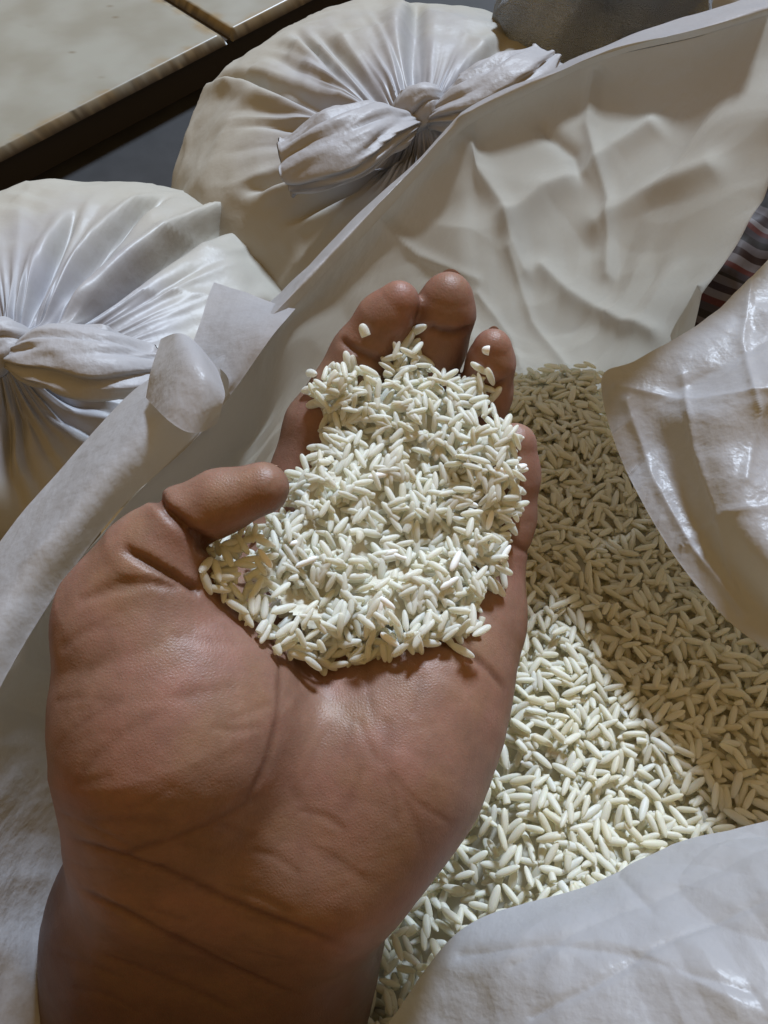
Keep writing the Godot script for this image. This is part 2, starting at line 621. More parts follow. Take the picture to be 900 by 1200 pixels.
func drop_grain(hm: Height, x: float, z: float, ang: float, l: float, w: float, lift := 0.0) -> Transform3D:
	var dx := cos(ang)
	var dz := sin(ang)
	var th := w * 0.82
	var hs := PackedFloat32Array()
	var ss := PackedFloat32Array()
	for k in 7:
		var s := (k / 6.0 - 0.5) * l * 0.86
		ss.append(s)
		hs.append(maxf(hm.get_at(x + dx * s - dz * w * 0.22, z + dz * s + dx * w * 0.22), hm.get_at(x + dx * s + dz * w * 0.22, z + dz * s - dx * w * 0.22)))
	var hl := maxf(hs[0], hs[1])
	var hr := maxf(hs[5], hs[6])
	var tilt := clampf((hr - hl) / (l * 0.78), -0.5, 0.5) + rng.randf_range(-0.06, 0.06)
	var base := -1.0
	for k in 7:
		var rest := th * 0.5 * (1.0 - sqrt(maxf(1.0 - pow(ss[k] * 2.0 / l, 2.0), 0.0)))
		base = maxf(base, hs[k] - tilt * ss[k] - rest)
	var y := base + th * 0.42 + lift
	for a in 13:
		var s := (a / 12.0 - 0.5) * l
		var room := sqrt(maxf(1.0 - pow(s * 2.0 / l, 2.0), 0.0))
		for b in 5:
			var q := (b / 4.0 - 0.5) * w * 0.95 * room
			hm.raise(x + dx * s - dz * q, z + dz * s + dx * q, y + tilt * s + th * 0.5 * room * sqrt(maxf(1.0 - pow(q * 2.0 / w, 2.0), 0.0)))
	var bx := Vector3(dx, tilt, dz).normalized()
	var bz := bx.cross(Vector3.UP).normalized()
	var by := bz.cross(bx)
	var roll := rng.randf_range(-0.5, 0.5)
	by = by.rotated(bx, roll)
	bz = bx.cross(by)
	return Transform3D(Basis(bx * l, by * w, bz * w), Vector3(x, y, z))

func grain_color(sack: bool) -> Color:
	var q := rng.randf()
	var c := Color(0.945, 0.958, 0.938).lerp(Color(0.966, 0.98, 0.965), rng.randf())
	if sack: c = Color(0.948, 0.922, 0.83).lerp(Color(0.975, 0.957, 0.89), rng.randf())
	if q < 0.07: c = Color(0.96, 0.96, 0.94)
	elif q < 0.22: c = c * Color(0.96, 0.94, 0.88)
	return c

func multi(called: String, where: Array, parent: Node3D) -> Array:
	var made := []
	for k in grain_meshes.size():
		var mine := []
		for t in where:
			if t[1] == k: mine.append(t[0])
		if mine.is_empty(): continue
		var mm := MultiMesh.new()
		mm.transform_format = MultiMesh.TRANSFORM_3D
		mm.use_colors = true
		mm.mesh = grain_meshes[k]
		mm.instance_count = mine.size()
		for i in mine.size():
			mm.set_instance_transform(i, mine[i])
			mm.set_instance_color(i, grain_color(called == "grains" and parent.name == "sack_rice"))
		var o := MultiMeshInstance3D.new()
		o.name = called if parent != self else numbered(called)
		o.multimesh = mm
		o.material_override = M.grains
		parent.add_child(o, true)
		o.set_meta("kind", "stuff")
		made.append(o)
	return made

func in_poly(p: Vector2, poly: PackedVector2Array) -> bool:
	return Geometry2D.is_point_in_polygon(p, poly)

func edge_dist(p: Vector2, poly: PackedVector2Array) -> float:
	var best := 1.0
	for k in poly.size():
		best = minf(best, p.distance_to(Geometry2D.get_closest_point_to_segment(p, poly[k], poly[(k + 1) % poly.size()])))
	return best

func pick_mesh() -> int:
	var q := rng.randf()
	return rng.randi_range(0, 3) if q < 0.86 else 4 + rng.randi_range(0, 1)

var HEAP := [Vector2(238, 672), Vector2(258, 642), Vector2(300, 622), Vector2(338, 598), Vector2(338, 572), Vector2(362, 545), Vector2(384, 505), Vector2(378, 478), Vector2(366, 458), Vector2(386, 438), Vector2(414, 434), Vector2(444, 446), Vector2(464, 416), Vector2(490, 412), Vector2(500, 440), Vector2(525, 448), Vector2(560, 446), Vector2(572, 474), Vector2(582, 492), Vector2(606, 512), Vector2(604, 560), Vector2(608, 590), Vector2(592, 622), Vector2(588, 672), Vector2(562, 700), Vector2(566, 735), Vector2(530, 742), Vector2(490, 758), Vector2(440, 766), Vector2(385, 780), Vector2(335, 756), Vector2(295, 722), Vector2(282, 690)]

func thumb_gap(p: Vector3) -> float:
	var d := 1.0
	for q in PA.size():
		if PG[q] != 1: continue
		var ab := PB[q] - PA[q]
		var t := clampf((p - PA[q]).dot(ab) / ab.length_squared(), 0.0, 1.0)
		d = minf(d, p.distance_to(PA[q] + ab * t) - lerpf(RA[q], RB[q], t))
	return d

func make_heap() -> void:
	# the heap leans back against the fingers: its own frame has y across the palm, and the skin is a height map in it
	var up := Vector3(0.0, 0.875, 0.485).normalized()
	var frame := Basis(Vector3.RIGHT, up, Vector3.RIGHT.cross(up))
	var back := frame.inverse()
	var lo := Vector2.INF
	var hi := -Vector2.INF
	for q in hand_v:
		var v := back * q
		lo = lo.min(Vector2(v.x, v.z))
		hi = hi.max(Vector2(v.x, v.z))
	var hm := Height.new(lo, hi, 0.0009, -1.0)
	for k in hand_v.size():
		if (back * hand_n[k]).y > 0.0:
			if thumb_gap(hand_v[k]) < 0.0035: continue
			var v := back * hand_v[k]
			for d in [Vector2.ZERO, Vector2(0.0006, 0), Vector2(-0.0006, 0), Vector2(0, 0.0006), Vector2(0, -0.0006)]: hm.raise(v.x + d.x, v.z + d.y, v.y)
	var skin := Height.new(lo, hi, 0.0009, -1.0)
	skin.h = hm.h.duplicate()
	# gaps between the fingers are bridged: the highest skin within 4 mm
	var wide := skin.h.duplicate()
	for pass_ in 4:
		var from := wide.duplicate()
		for jj in range(1, skin.n.y - 1):
			for ii in range(1, skin.n.x - 1):
				var k := jj * skin.n.x + ii
				wide[k] = maxf(maxf(maxf(from[k], from[k - 1]), maxf(from[k + 1], from[k - skin.n.x])), from[k + skin.n.x])
	for k in wide.size():
		skin.h[k] = maxf(skin.h[k], wide[k] - 0.0065)
		if hm.h[k] < -0.5: hm.h[k] = wide[k] - 0.0065
	var poly := PackedVector2Array()
	for q in HEAP:
		var t := back * touch(q.x, q.y, true)
		poly.append(Vector2(t.x, t.z))
	var plo := poly[0]
	var phi := poly[0]
	for q in poly:
		plo = plo.min(q)
		phi = phi.max(q)
	var put := []
	var lump := noise(3, 90.0, 2)
	var misses := 0
	while misses < 9000 and put.size() < 5200:
		var p := Vector2(rng.randf_range(plo.x, phi.x), rng.randf_range(plo.y, phi.y))
		if not in_poly(p, poly):
			continue
		var d := edge_dist(p, poly)
		var l := rng.randf_range(0.0043, 0.0057)
		var w := l * rng.randf_range(0.29, 0.36)
		var thick := minf(0.0130, 0.0030 + d * 0.85) + 0.0012 * lump.get_noise_2dv(p)
		var base := skin.get_at(p.x, p.y)
		var ang := rng.randf() * TAU
		if base < -0.5 or hm.get_at(p.x, p.y) - base > thick - w * 0.55:
			misses += 1
			continue
		if thumb_gap(frame * Vector3(p.x, hm.get_at(p.x, p.y) + w * 0.4, p.y)) < 0.0018:
			misses += 1
			continue
		misses = 0
		var m := pick_mesh()
		put.append([drop_grain(hm, p.x, p.y, ang, l, w, -w * rng.randf_range(0.3, 0.7)), m])
	for k in 1300:                        # a last scatter, pressed into the gaps
		var p := Vector2(rng.randf_range(plo.x, phi.x), rng.randf_range(plo.y, phi.y))
		if not in_poly(p, poly) or edge_dist(p, poly) < 0.002: continue
		var l := rng.randf_range(0.0043, 0.0055)
		var w := l * rng.randf_range(0.30, 0.36)
		if thumb_gap(frame * Vector3(p.x, hm.get_at(p.x, p.y) + w * 0.3, p.y)) < 0.0022: continue
		put.append([drop_grain(hm, p.x, p.y, rng.randf() * TAU, l, w, -w * rng.randf_range(0.65, 0.9)), pick_mesh()])
	# which of them lie on top
	var score := []
	for k in put.size():
		var t: Transform3D = put[k][0]
		var s := 0.0
		for a in 5:
			var q := t * Vector3((a - 2) * 0.2, 0, 0)
			var above := hm.get_at(q.x, q.z) - q.y
			if above < 0.0013: s += 1.0
		score.append([s + t.origin.y * 0.01, k])
	score.sort_custom(func(a, b): return a[0] > b[0])
	var rest := []
	for r in score.size():
		var k: int = score[r][1]
		if r < 230:
			var kind: int = [0, 0, 1, 1, 2, 2, 0, 1, 2, 0, 1, 2, 3][rng.randi_range(0, 12)]
			var o := obj("rice_grain", grain_meshes[put[k][1]], M["grain%d" % kind])
			o.transform = Transform3D(frame, Vector3.ZERO) * put[k][0]
			tag(o, grain_label(o.position, put[k][1], kind), "rice grain", "rice grains heaped in the palm")
		else:
			rest.append([Transform3D(frame, Vector3.ZERO) * put[k][0], put[k][1]])
	var cn := 130
	var cp := PackedVector3Array()
	var shown := PackedByteArray()
	for jj in cn:
		for ii in cn:
			var q := Vector2(lerpf(plo.x, phi.x, float(ii) / (cn - 1)), lerpf(plo.y, phi.y, float(jj) / (cn - 1)))
			var m := 0.0
			for e in 25: m += hm.get_at(q.x + (e % 5 - 2) * 0.0013, q.y + (e / 5 - 2) * 0.0013) / 25.0
			var v := frame * Vector3(q.x, m - 0.0036, q.y)
			cp.append(v)
			shown.append(1 if in_poly(q, poly) and edge_dist(q, poly) > 0.0055 and m > -0.5 and thumb_gap(v) > 0.009 else 0)
	var pile := group_node("rice_heap")
	obj("grains", grid_mesh(cp, cn, cn, false, PackedColorArray(), shown), M.bed, pile).set_meta("kind", "stuff")
	tag(pile, "lower grains of the white rice heap cupped in the palm", "rice", "", "stuff")
	multi("grains", rest, pile)
	# a few grains that lie on the skin by themselves
	var strays := STRAY.duplicate()
	for c in [[Vector2(484, 412), Vector2(474, 448), 13.0, 16, "in the trail of grains up the middle finger"], [Vector2(398, 446), Vector2(380, 470), 15.0, 16, "on the index finger at the edge of the heap"],
			[Vector2(560, 446), Vector2(572, 470), 9.0, 10, "on the ring finger at the edge of the heap"], [Vector2(605, 530), Vector2(600, 610), 5.0, 12, "on the little finger at the edge of the heap"],
			[Vector2(585, 640), Vector2(575, 700), 8.0, 9, "on the palm below the little finger, beside the heap"], [Vector2(300, 722), Vector2(380, 775), 6.0, 12, "on the palm at the lower left edge of the heap"],
			[Vector2(420, 768), Vector2(555, 742), 6.0, 12, "on the palm at the bottom edge of the heap"]]:
		for k in c[3]:
			var q: Vector2 = c[0].lerp(c[1], rng.randf()) + Vector2(rng.randfn(), rng.randfn()) * c[2] * 0.7
			var crowded := false
			for o in strays: crowded = crowded or q.distance_to(Vector2(o[0], o[1])) < 11.0
			if crowded: continue
			strays.append([q.x, q.y, rng.randf() * TAU, rng.randf_range(.0045, .0058), rng.randf_range(.0016, .0020), pick_mesh(), rng.randi_range(0, 2), "white rice grain lying " + c[4]])
	for s in strays:
		var t := touch(s[0], s[1])
		var a := touch(s[0] + cos(s[2]) * 6.0, s[1] + sin(s[2]) * 6.0)
		var dir := (a - t)
		var n := (EYE - t).normalized()
		var bx := dir.normalized()
		var bz := bx.cross(n).normalized()
		var by := bz.cross(bx)
		var w: float = s[4]
		var o := obj("rice_grain", grain_meshes[s[5]], M["grain%d" % s[6]])
		o.transform = Transform3D(Basis(bx * s[3] * 0.92, by * w * 0.9, bz * w * 0.92), t + by * w * 0.28)
		if s.size() > 7: tag(o, s[7], "rice grain", "rice grains heaped in the palm")
		else: tag(o, "white rice grain at the edge of the heap, lying on bare skin", "rice grain", "rice grains heaped in the palm")

func grain_label(p: Vector3, shape: int, kind: int) -> String:
	var what := "translucent white rice grain"
	if shape >= 4: what = "broken white rice grain"
	if kind == 3: what = "chalky bright white rice grain"
	var c := at(440, 600, 0.195)
	var where := "on top of the middle of the heap in the palm"
	var d := Vector2(p.x - c.x, p.z - c.z)
	if d.length() > 0.014:
		var a := d.angle()
		if a < -2.4 or a > 2.5: where = "on the thumb side of the heap in the palm"
		elif a < -0.8: where = "on the heap where it runs up onto the fingers"
		elif a < 0.6: where = "on the little finger side of the heap in the palm"
		else: where = "on the lower slope of the heap towards the wrist"
	return what + " " + where

var STRAY := [
	[428, 391, 1.2, .0052, .0026, 4, 2, "small broken rice grain alone on the index finger"],
	[575, 411, 0.1, .0046, .0026, 5, 3, "square broken rice chip alone on the ring finger tip"],
	[541, 762, 0.5, .0066, .0022, 0, 2, "long rice grain lying apart on the palm below the heap's right corner"],
	[583, 688, 0.9, .0058, .0024, 1, 2, "rice grain apart on the little finger side of the palm"],
	[428, 771, -0.35, .0068, .0024, 2, 0, "long rice grain slanting at the lowest edge of the heap"],
	[378, 782, 1.3, .0056, .0024, 3, 1, "upright rice grain at the lowest point of the heap"],
	[600, 512, 0.1, .0062, .0021, 1, 3, "pointed rice grain sticking out towards the little finger tip"],
	[606, 550, 0.0, .0054, .0023, 0, 3, "rice grain sticking out over the middle of the little finger"],
	[603, 590, 0.7, .0060, .0022, 2, 2],
	[604, 572, 0.5, .0060, .0022, 3, 2],
	[598, 615, 1.0, .0062, .0022, 0, 1],
	[368, 438, 0.2, .0058, .0024, 1, 2],
	[366, 456, -0.2, .0062, .0024, 2, 0],
	[372, 472, -0.3, .0060, .0024, 3, 2],
	[408, 424, 1.3, .0056, .0024, 0, 0],
	[490, 386, -0.4, .0066, .0026, 1, 2],
	[478, 398, -1.0, .0064, .0026, 2, 0],
	[497, 423, 0.5, .0060, .0026, 3, 1],
	[242, 682, 1.2, .0058, .0022, 0, 2],
	[240, 664, -0.9, .0054, .0022, 1, 1],
	[288, 715, 1.1, .0062, .0022, 2, 2],
	[340, 560, 0.3, .0058, .0022, 3, 0],
	[472, 408, 0.9, .0056, .0022, 0, 2],
	[484, 404, -0.7, .0060, .0022, 1, 0],
	[464, 420, 1.4, .0058, .0022, 2, 1],
	[478, 420, 0.2, .0056, .0022, 3, 0],
	[562, 432, 0.6, .0054, .0020, 0, 2],
	[574, 440, 1.2, .0056, .0020, 1, 1],
	[398, 436, 0.9, .0056, .0021, 2, 2],
	[414, 428, 1.5, .0054, .0021, 1, 0],
]

func bed_height(x: float, z: float) -> float:
	# the rice in the sack: higher towards the near right, hollowed under the hand
	var y := 0.201 + 0.10 * (z + 0.16) + 0.16 * maxf(x - 0.07, 0.0)
	y = minf(y, 0.222)
	var under := Vector2(x + 0.035, (z + 0.045) * 0.75).length()
	y -= 0.055 * smoothstep(0.085, 0.02, under)
	y -= 0.05 * smoothstep(-0.045, -0.085, x)
	y -= 0.09 * smoothstep(0.0, -0.05, x) * smoothstep(-0.06, 0.0, z)
	y -= 0.06 * smoothstep(0.075, 0.095, x) * smoothstep(-0.18, -0.20, z)
	return y + 0.0025 * bed_noise.get_noise_2d(x, z)
var bed_noise := noise(41, 30.0, 3)
var mouth: PackedVector2Array

func make_sack_rice() -> void:
	var lo := Vector2(-0.115, -0.25)
	var hi := Vector2(0.165, 0.03)
	var n := 90
	var pts := PackedVector3Array()
	for j in n:
		for i in n:
			var x := lerpf(lo.x, hi.x, float(i) / (n - 1))
			var z := lerpf(lo.y, hi.y, float(j) / (n - 1))
			var inside := in_poly(Vector2(x, z), mouth)
			pts.append(Vector3(x, bed_height(x, z) - 0.0020 if inside else 0.14, z))
	var bed := obj("sack_rice", grid_mesh(pts, n, n), M.bed)
	tag(bed, "loose white rice filling the open sack below the hand", "rice", "", "stuff")
	var hm := Height.new(lo, hi, 0.0010, -1.0)
	for j in hm.n.y:
		for i in hm.n.x: hm.h[j * hm.n.x + i] = bed_height(lo.x + i * hm.c, lo.y + j * hm.c) - 0.0033
	var put := []
	for k in 42000:
		var x := rng.randf_range(lo.x + 0.004, hi.x - 0.004)
		var z := rng.randf_range(lo.y + 0.004, hi.y - 0.004)
		if not in_poly(Vector2(x, z), mouth): continue
		var l := rng.randf_range(0.0057, 0.0074)
		if hm.get_at(x, z) - bed_height(x, z) > 0.0030: continue
		var w := l * rng.randf_range(0.29, 0.36)
		put.append([drop_grain(hm, x, z, rng.randf() * TAU, l, w, -w * rng.randf_range(0.3, 0.65)), pick_mesh()])
	multi("grains", put, bed)

# ---------------------------------------------------------------- tied bags
func tied_bag(called: String, label: String, knot: Vector3, middle: Vector2, rad: float, squash: Vector2, s: int, creases: Array, facets: Array, ears: Array) -> Node3D:
	var root := group_node(called, Vector3(knot.x, 0, knot.z))
	tag(root, label, "bag", "tied bags of rice on the floor")
	var H := knot.y - 0.012
	var nu := 420
	var nv := 120
	var pts := PackedVector3Array()
	var cols := PackedColorArray()
	var nz := noise(s, 1.0, 3)
	var rg := noise(s + 3, 1.0, 2, false)
	var sharp := noise(s + 5, 10.0, 1, true)
	var r0 := 0.007
	var nz5 := noise(s + 8, 11.0, 2)
	for j in nv:
		var t := float(j) / (nv - 1)
		for i in nu:
			var a := TAU * (i % (nu - 1)) / (nu - 1)
			var ca := cos(a)
			var sa := sin(a)
			var R := rad * (1.0 + 0.05 * nz.get_noise_2d(ca * 0.9 + 5, sa * 0.9))
			for f in facets:                            # the film is pulled straight between corners
				var da := absf(angle_difference(a, f[0]))
				R += f[1] * rad * smoothstep(f[2], 0.0, da)
			var r: float
			var y: float
			if t < 0.72:                                # the top, from neck to the widest place
				var q := t / 0.72
				r = lerpf(r0, R, q)
				var w := clampf((r - r0) / (R - r0), 0, 1)
				y = lerpf(H * 0.52, H, pow(maxf(1.0 - pow(w, 2.5), 0.0), 0.55))
				y += 0.016 * exp(-pow((r - r0) / 0.011, 1.3))
			else:
				var q := (t - 0.72) / 0.28
				r = R * (1.0 - 0.16 * q * q * q)
				y = lerpf(H * 0.52, 0.0, q)
			var f := clampf((r - r0) / (R - r0), 0, 1) if t < 0.72 else 1.0
			# gathers that fan out from the neck
			var warp := a + 0.22 * nz.get_noise_3d(ca * 1.2, sa * 1.2, f * 1.5)
			var g := tri(warp * 9.0 / TAU + 1.8 * rg.get_noise_2d(cos(a) * 1.5, sin(a) * 1.5)) * (0.6 + rg.get_noise_2d(cos(a) * 2.0 + 4, sin(a) * 2.0))
			var g2 := tri(warp * 19.0 / TAU + 2.6 * rg.get_noise_2d(cos(a) * 2.6 + 9, sin(a) * 2.6)) * (0.6 + rg.get_noise_2d(cos(a) * 3.0, sin(a) * 3.0 + 4))
			var dy := 0.0030 * g * smoothstep(0.02, 0.22, f) * smoothstep(0.85, 0.25, f) + 0.0024 * g2 * smoothstep(0.0, 0.08, f) * smoothstep(0.45, 0.1, f)
			var hollow := 0.0
			for c in creases:                           # [angle, half width, depth, from, to, bend]
				var ac: float = c[0] + c[5] * (f - 0.3)
				var da := angle_difference(a, ac) * maxf(f, 0.05) / 3.2
				var along := smoothstep(c[3] - 0.08, c[3] + 0.05, f) * smoothstep(c[4] + 0.12, c[4] - 0.08, f)
				hollow += c[2] * along * (exp(-pow(da / c[1], 2.0)) - 0.55 * exp(-pow((da - c[1] * 2.2) / (c[1] * 1.6), 2.0)))
			dy -= hollow
			var off := middle * smoothstep(0.0, 1.0, f)
			var p := Vector3(ca * r * squash.x + off.x, y + dy, sa * r * squash.y + off.y)
			var out := Vector3(ca, 0.6, sa).normalized()
			var r1 := maxf(0.0, sharp.get_noise_3dv(p) - 0.5)
			p += out * (0.006 * r1 * r1 + 0.010 * crumple(p, s % 7, nz5) + 0.004 * nz.get_noise_3dv(p * 14.0)) * smoothstep(0.1, 0.4, f)
			if t > 0.72: p.y = maxf(p.y, 0.0)
			pts.append(p)
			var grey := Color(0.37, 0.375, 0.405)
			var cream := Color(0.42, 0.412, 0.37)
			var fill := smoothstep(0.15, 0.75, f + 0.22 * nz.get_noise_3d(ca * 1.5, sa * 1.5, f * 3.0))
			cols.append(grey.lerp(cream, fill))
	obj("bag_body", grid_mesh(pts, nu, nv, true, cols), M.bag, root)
	var k0 := Vector3(0, knot.y + 0.004, 0)
	# the knot: a turn of twisted film over the neck
	var loop := []
	for k in 9:
		var a := TAU * k / 8.0 + s
		loop.append(k0 + Vector3(cos(a) * 0.0075, 0.004 * sin(2 * a), sin(a) * 0.0065))
	obj("knot", tube(loop, [.006, .0068, .0055, .0065, .006], 24, 60, 0.9, Vector3.UP, 5, 0.12, s), M.bag_plain, root)
	obj("knot", tube([k0 + Vector3(-0.010, -0.002, 0.006), k0 + Vector3(-0.003, 0.007, 0.001), k0 + Vector3(0.005, 0.007, -0.002), k0 + Vector3(0.011, -0.003, -0.006)], [.0045, .0066, .006, .0045], 24, 30, 0.8, Vector3.UP, 5, 0.12, s + 1), M.bag_plain, root)
	for e in ears:
		var path := []
		for q in e[0]: path.append(q - root.position)
		obj("ear", tube(path, e[1], 72, 60, e[2], Vector3.UP, e[3], 0.16, s + 9 + int(e[3]), true), M.bag_plain, root)
	return root

# ---------------------------------------------------------------- build
func _ready() -> void:
	rng.seed = 2024
	var p := deg_to_rad(PITCH)
	fwd = Vector3(0, -sin(p), -cos(p))
	upv = Vector3(0, cos(p), -sin(p))
	var cam := Camera3D.new()
	cam.name = "camera"
	cam.fov = 2.0 * rad_to_deg(atan(600.0 / F))
	cam.near = 0.02
	cam.far = 30.0
	cam.position = EYE
	cam.rotation_degrees = Vector3(-PITCH, 0, 0)
	add_child(cam)
	cam.current = true
	var env := Environment.new()
	env.background_mode = Environment.BG_SKY
	var sky := Sky.new()
	var sm := ProceduralSkyMaterial.new()
	sm.sky_top_color = Color(0.335, 0.205, 0.074).linear_to_srgb()
	sm.sky_horizon_color = Color(0.20, 0.132, 0.058).linear_to_srgb()
	sm.ground_bottom_color = Color(0.10, 0.07, 0.045).linear_to_srgb()
	sm.ground_horizon_color = Color(0.20, 0.14, 0.085).linear_to_srgb()
	sm.sun_angle_max = 0.5
	sky.sky_material = sm
	env.sky = sky
	env.tonemap_mode = Environment.TONE_MAPPER_LINEAR
	env.tonemap_exposure = 1.1
	env.sdfgi_enabled = true
	env.ssao_enabled = true
	env.ssil_enabled = true
	var we := WorldEnvironment.new()
	we.name = "world_environment"
	we.environment = env
	add_child(we)
	# daylight through the shop's open side, beyond the bags and to the right
	var key := DirectionalLight3D.new()
	key.name = "daylight"
	key.light_color = Color(0.71, 0.835, 1.0).linear_to_srgb()
	key.light_energy = 1.40
	key.light_angular_distance = 8.0
	key.shadow_enabled = true
	key.sky_mode = DirectionalLight3D.SKY_MODE_LIGHT_ONLY
	key.look_at_from_position(Vector3(0.20, 0.71, -0.67), Vector3.ZERO, Vector3.UP)
	add_child(key)
	make_materials()
	make_setting()
	make_sack()
	make_bags()
	make_bones()
	for k in 4: grain_meshes.append(make_grain(11 + k, 0.5))
	grain_meshes.append(make_grain(21, 0.12))
	grain_meshes.append(make_grain(22, -0.1))
	make_sack_rice()
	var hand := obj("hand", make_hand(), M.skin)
	tag(hand, "open left hand, palm up, cupping a heap of white rice over the sack", "hand")
	nails(hand)
	make_heap()

func nails(hand: Node3D) -> void:
	# tip, the joint before it, the way the back of the finger faces, half width
	var toes := [[at(308, 572, .1725), at(258, 588, .1735), upv * 0.9 + fwd * 0.3 - Vector3(0.3, 0, 0), .0043, .0053, -.0022],
		[at(467, 354, .2050), at(426, 416, .2115), fwd + upv * 0.3, .0043, .0051, -.0024],
		[at(525, 346, .2080), at(509, 402, .2155), fwd + upv * 0.75, .0048, .0055, -.0014],
		[at(577, 406, .2060), at(568, 460, .2135), fwd + upv * 0.4, .0036, .0043, -.0024],
		[at(603, 522, .204), at(596, 556, .2065), fwd + upv * 0.4, .0044, .0055, -.0022]]
	for q in toes:
		var a: Vector3 = (q[0] - q[1]).normalized()
		var n: Vector3 = (q[2] - a * a.dot(q[2])).normalized()
		var side := a.cross(n)
		var pts := PackedVector3Array()
		for j in 12:
			for i in 15:
				var u := (i / 14.0 - 0.5) * 2.0
				var v := j / 11.0
				var len: float = 0.0105 * v - 0.004 - 0.0012 * u * u * v + q[5]
				var ang: float = u * q[3] / q[4] * 0.95
				var rr: float = q[4] * (1.0 + 0.03) - 0.0022 * v * v * v
				pts.append(q[0] + a * len + (n * cos(ang) + side * sin(ang)) * rr)
		obj("fingernail", grid_mesh(pts, 15, 12), M.nail, hand)

func make_setting() -> void:
	var fl := mat(Color(0.022, 0.023, 0.026), 0.7, 0.4)
	fl.uv1_triplanar = true
	fl.uv1_scale = Vector3.ONE * 3.0
	fl.albedo_texture = noise_tex(8, 0.02, 512, 5, FastNoiseLite.TYPE_SIMPLEX_SMOOTH, ramp(Color(0.75, 0.75, 0.75), Color(1, 1, 1)))
	var pm := PlaneMesh.new()
	pm.size = Vector2(8, 8)
	var ground := obj("ground", pm, fl)
	ground.position = Vector3(0, 0, -1)
	ground.set_meta("kind", "structure")
	# a ledge of pale tiles, a hand's breadth above the dark floor
	var a := on(-60, 209, 0.035)
	var b := on(350, -2, 0.035)
	var dir := (b - a).normalized()
	var back := Vector3(dir.z, 0, -dir.x)
	if back.z > 0: back = -back
	var j := on(268, 40, 0.035)
	var along := (j - a).dot(dir)
	var slab := group_node("pavement", a)
	slab.set_meta("kind", "structure")
	var bed := BoxMesh.new()
	bed.size = Vector3(2.4, 0.028, 1.0)
	var bo := obj("ledge", bed, mat(Color(0.035, 0.026, 0.018), 0.9), slab)
	bo.basis = Basis(dir, Vector3.UP, dir.cross(Vector3.UP))
	bo.position = dir * 0.3 + back * 0.504 + Vector3(0, -0.0205, 0)
	var tm := mat(Color(1, 1, 1), 0.35, 0.5)
	tm.vertex_color_use_as_albedo = true
	var W := 0.42
	for k in range(-1, 2):
		for r in 2:
			var x0 := along + (k - 1) * W + 0.0028
			var x1 := along + k * W - 0.0028
			if k == -1: continue
			var z0 := r * 0.42 + 0.0 if r == 0 else r * 0.42 + 0.0025
			var z1 := (r + 1) * 0.42 - 0.0025
			obj("tile", tile_mesh(x0, x1, z0, z1, dir, back, 60 + k * 2 + r), tm, slab)

func tile_mesh(x0: float, x1: float, z0: float, z1: float, dir: Vector3, back: Vector3, s: int) -> ArrayMesh:
	# a worn glazed tile, its rounded edges stained with old dirt
	var n := 120
	var pts := PackedVector3Array()
	var cols := PackedColorArray()
	var nz := noise(s, 14.0, 4)
	var sp := noise(s + 1, 120.0, 2)
	for q in n:
		for i in n:
			var u := float(i) / (n - 1)
			var v := float(q) / (n - 1)
			var x := lerpf(x0, x1, u)
			var z := lerpf(z0, z1, v)
			var e := minf(minf(x - x0, x1 - x), minf(z - z0, z1 - z))
			var rim := 0.0025 * nz.get_noise_2d(x * 4, z * 4) + 0.0006
			var y := 0.0 - 0.006 * smoothstep(0.003, 0.0, e + rim * 0.3)
			if i == 0 or q == 0 or i == n - 1 or q == n - 1: y = -0.0075
			pts.append(dir * x + back * z + Vector3(0, y, 0))
			var st := smoothstep(0.012, 0.0, e + 0.010 * nz.get_noise_2d(x * 3 + 5, z * 3))
			var c := Color(0.30, 0.31, 0.28).lerp(Color(0.25, 0.25, 0.215), clampf(0.5 + nz.get_noise_2d(x, z) * 1.2, 0, 1))
			c = c.lerp(Color(0.25, 0.18, 0.085), st * 0.75)
			c = c.lerp(Color(0.05, 0.035, 0.02), smoothstep(0.004, 0.0, e + 0.004 * nz.get_noise_2d(x * 9, z * 9)))
			var d := sp.get_noise_2d(x, z)
			if d > 0.66: c = c.lerp(Color(0.14, 0.11, 0.07), smoothstep(0.66, 0.8, d) * 0.7)
			cols.append(c)
	return grid_mesh(pts, n, n, false, cols)

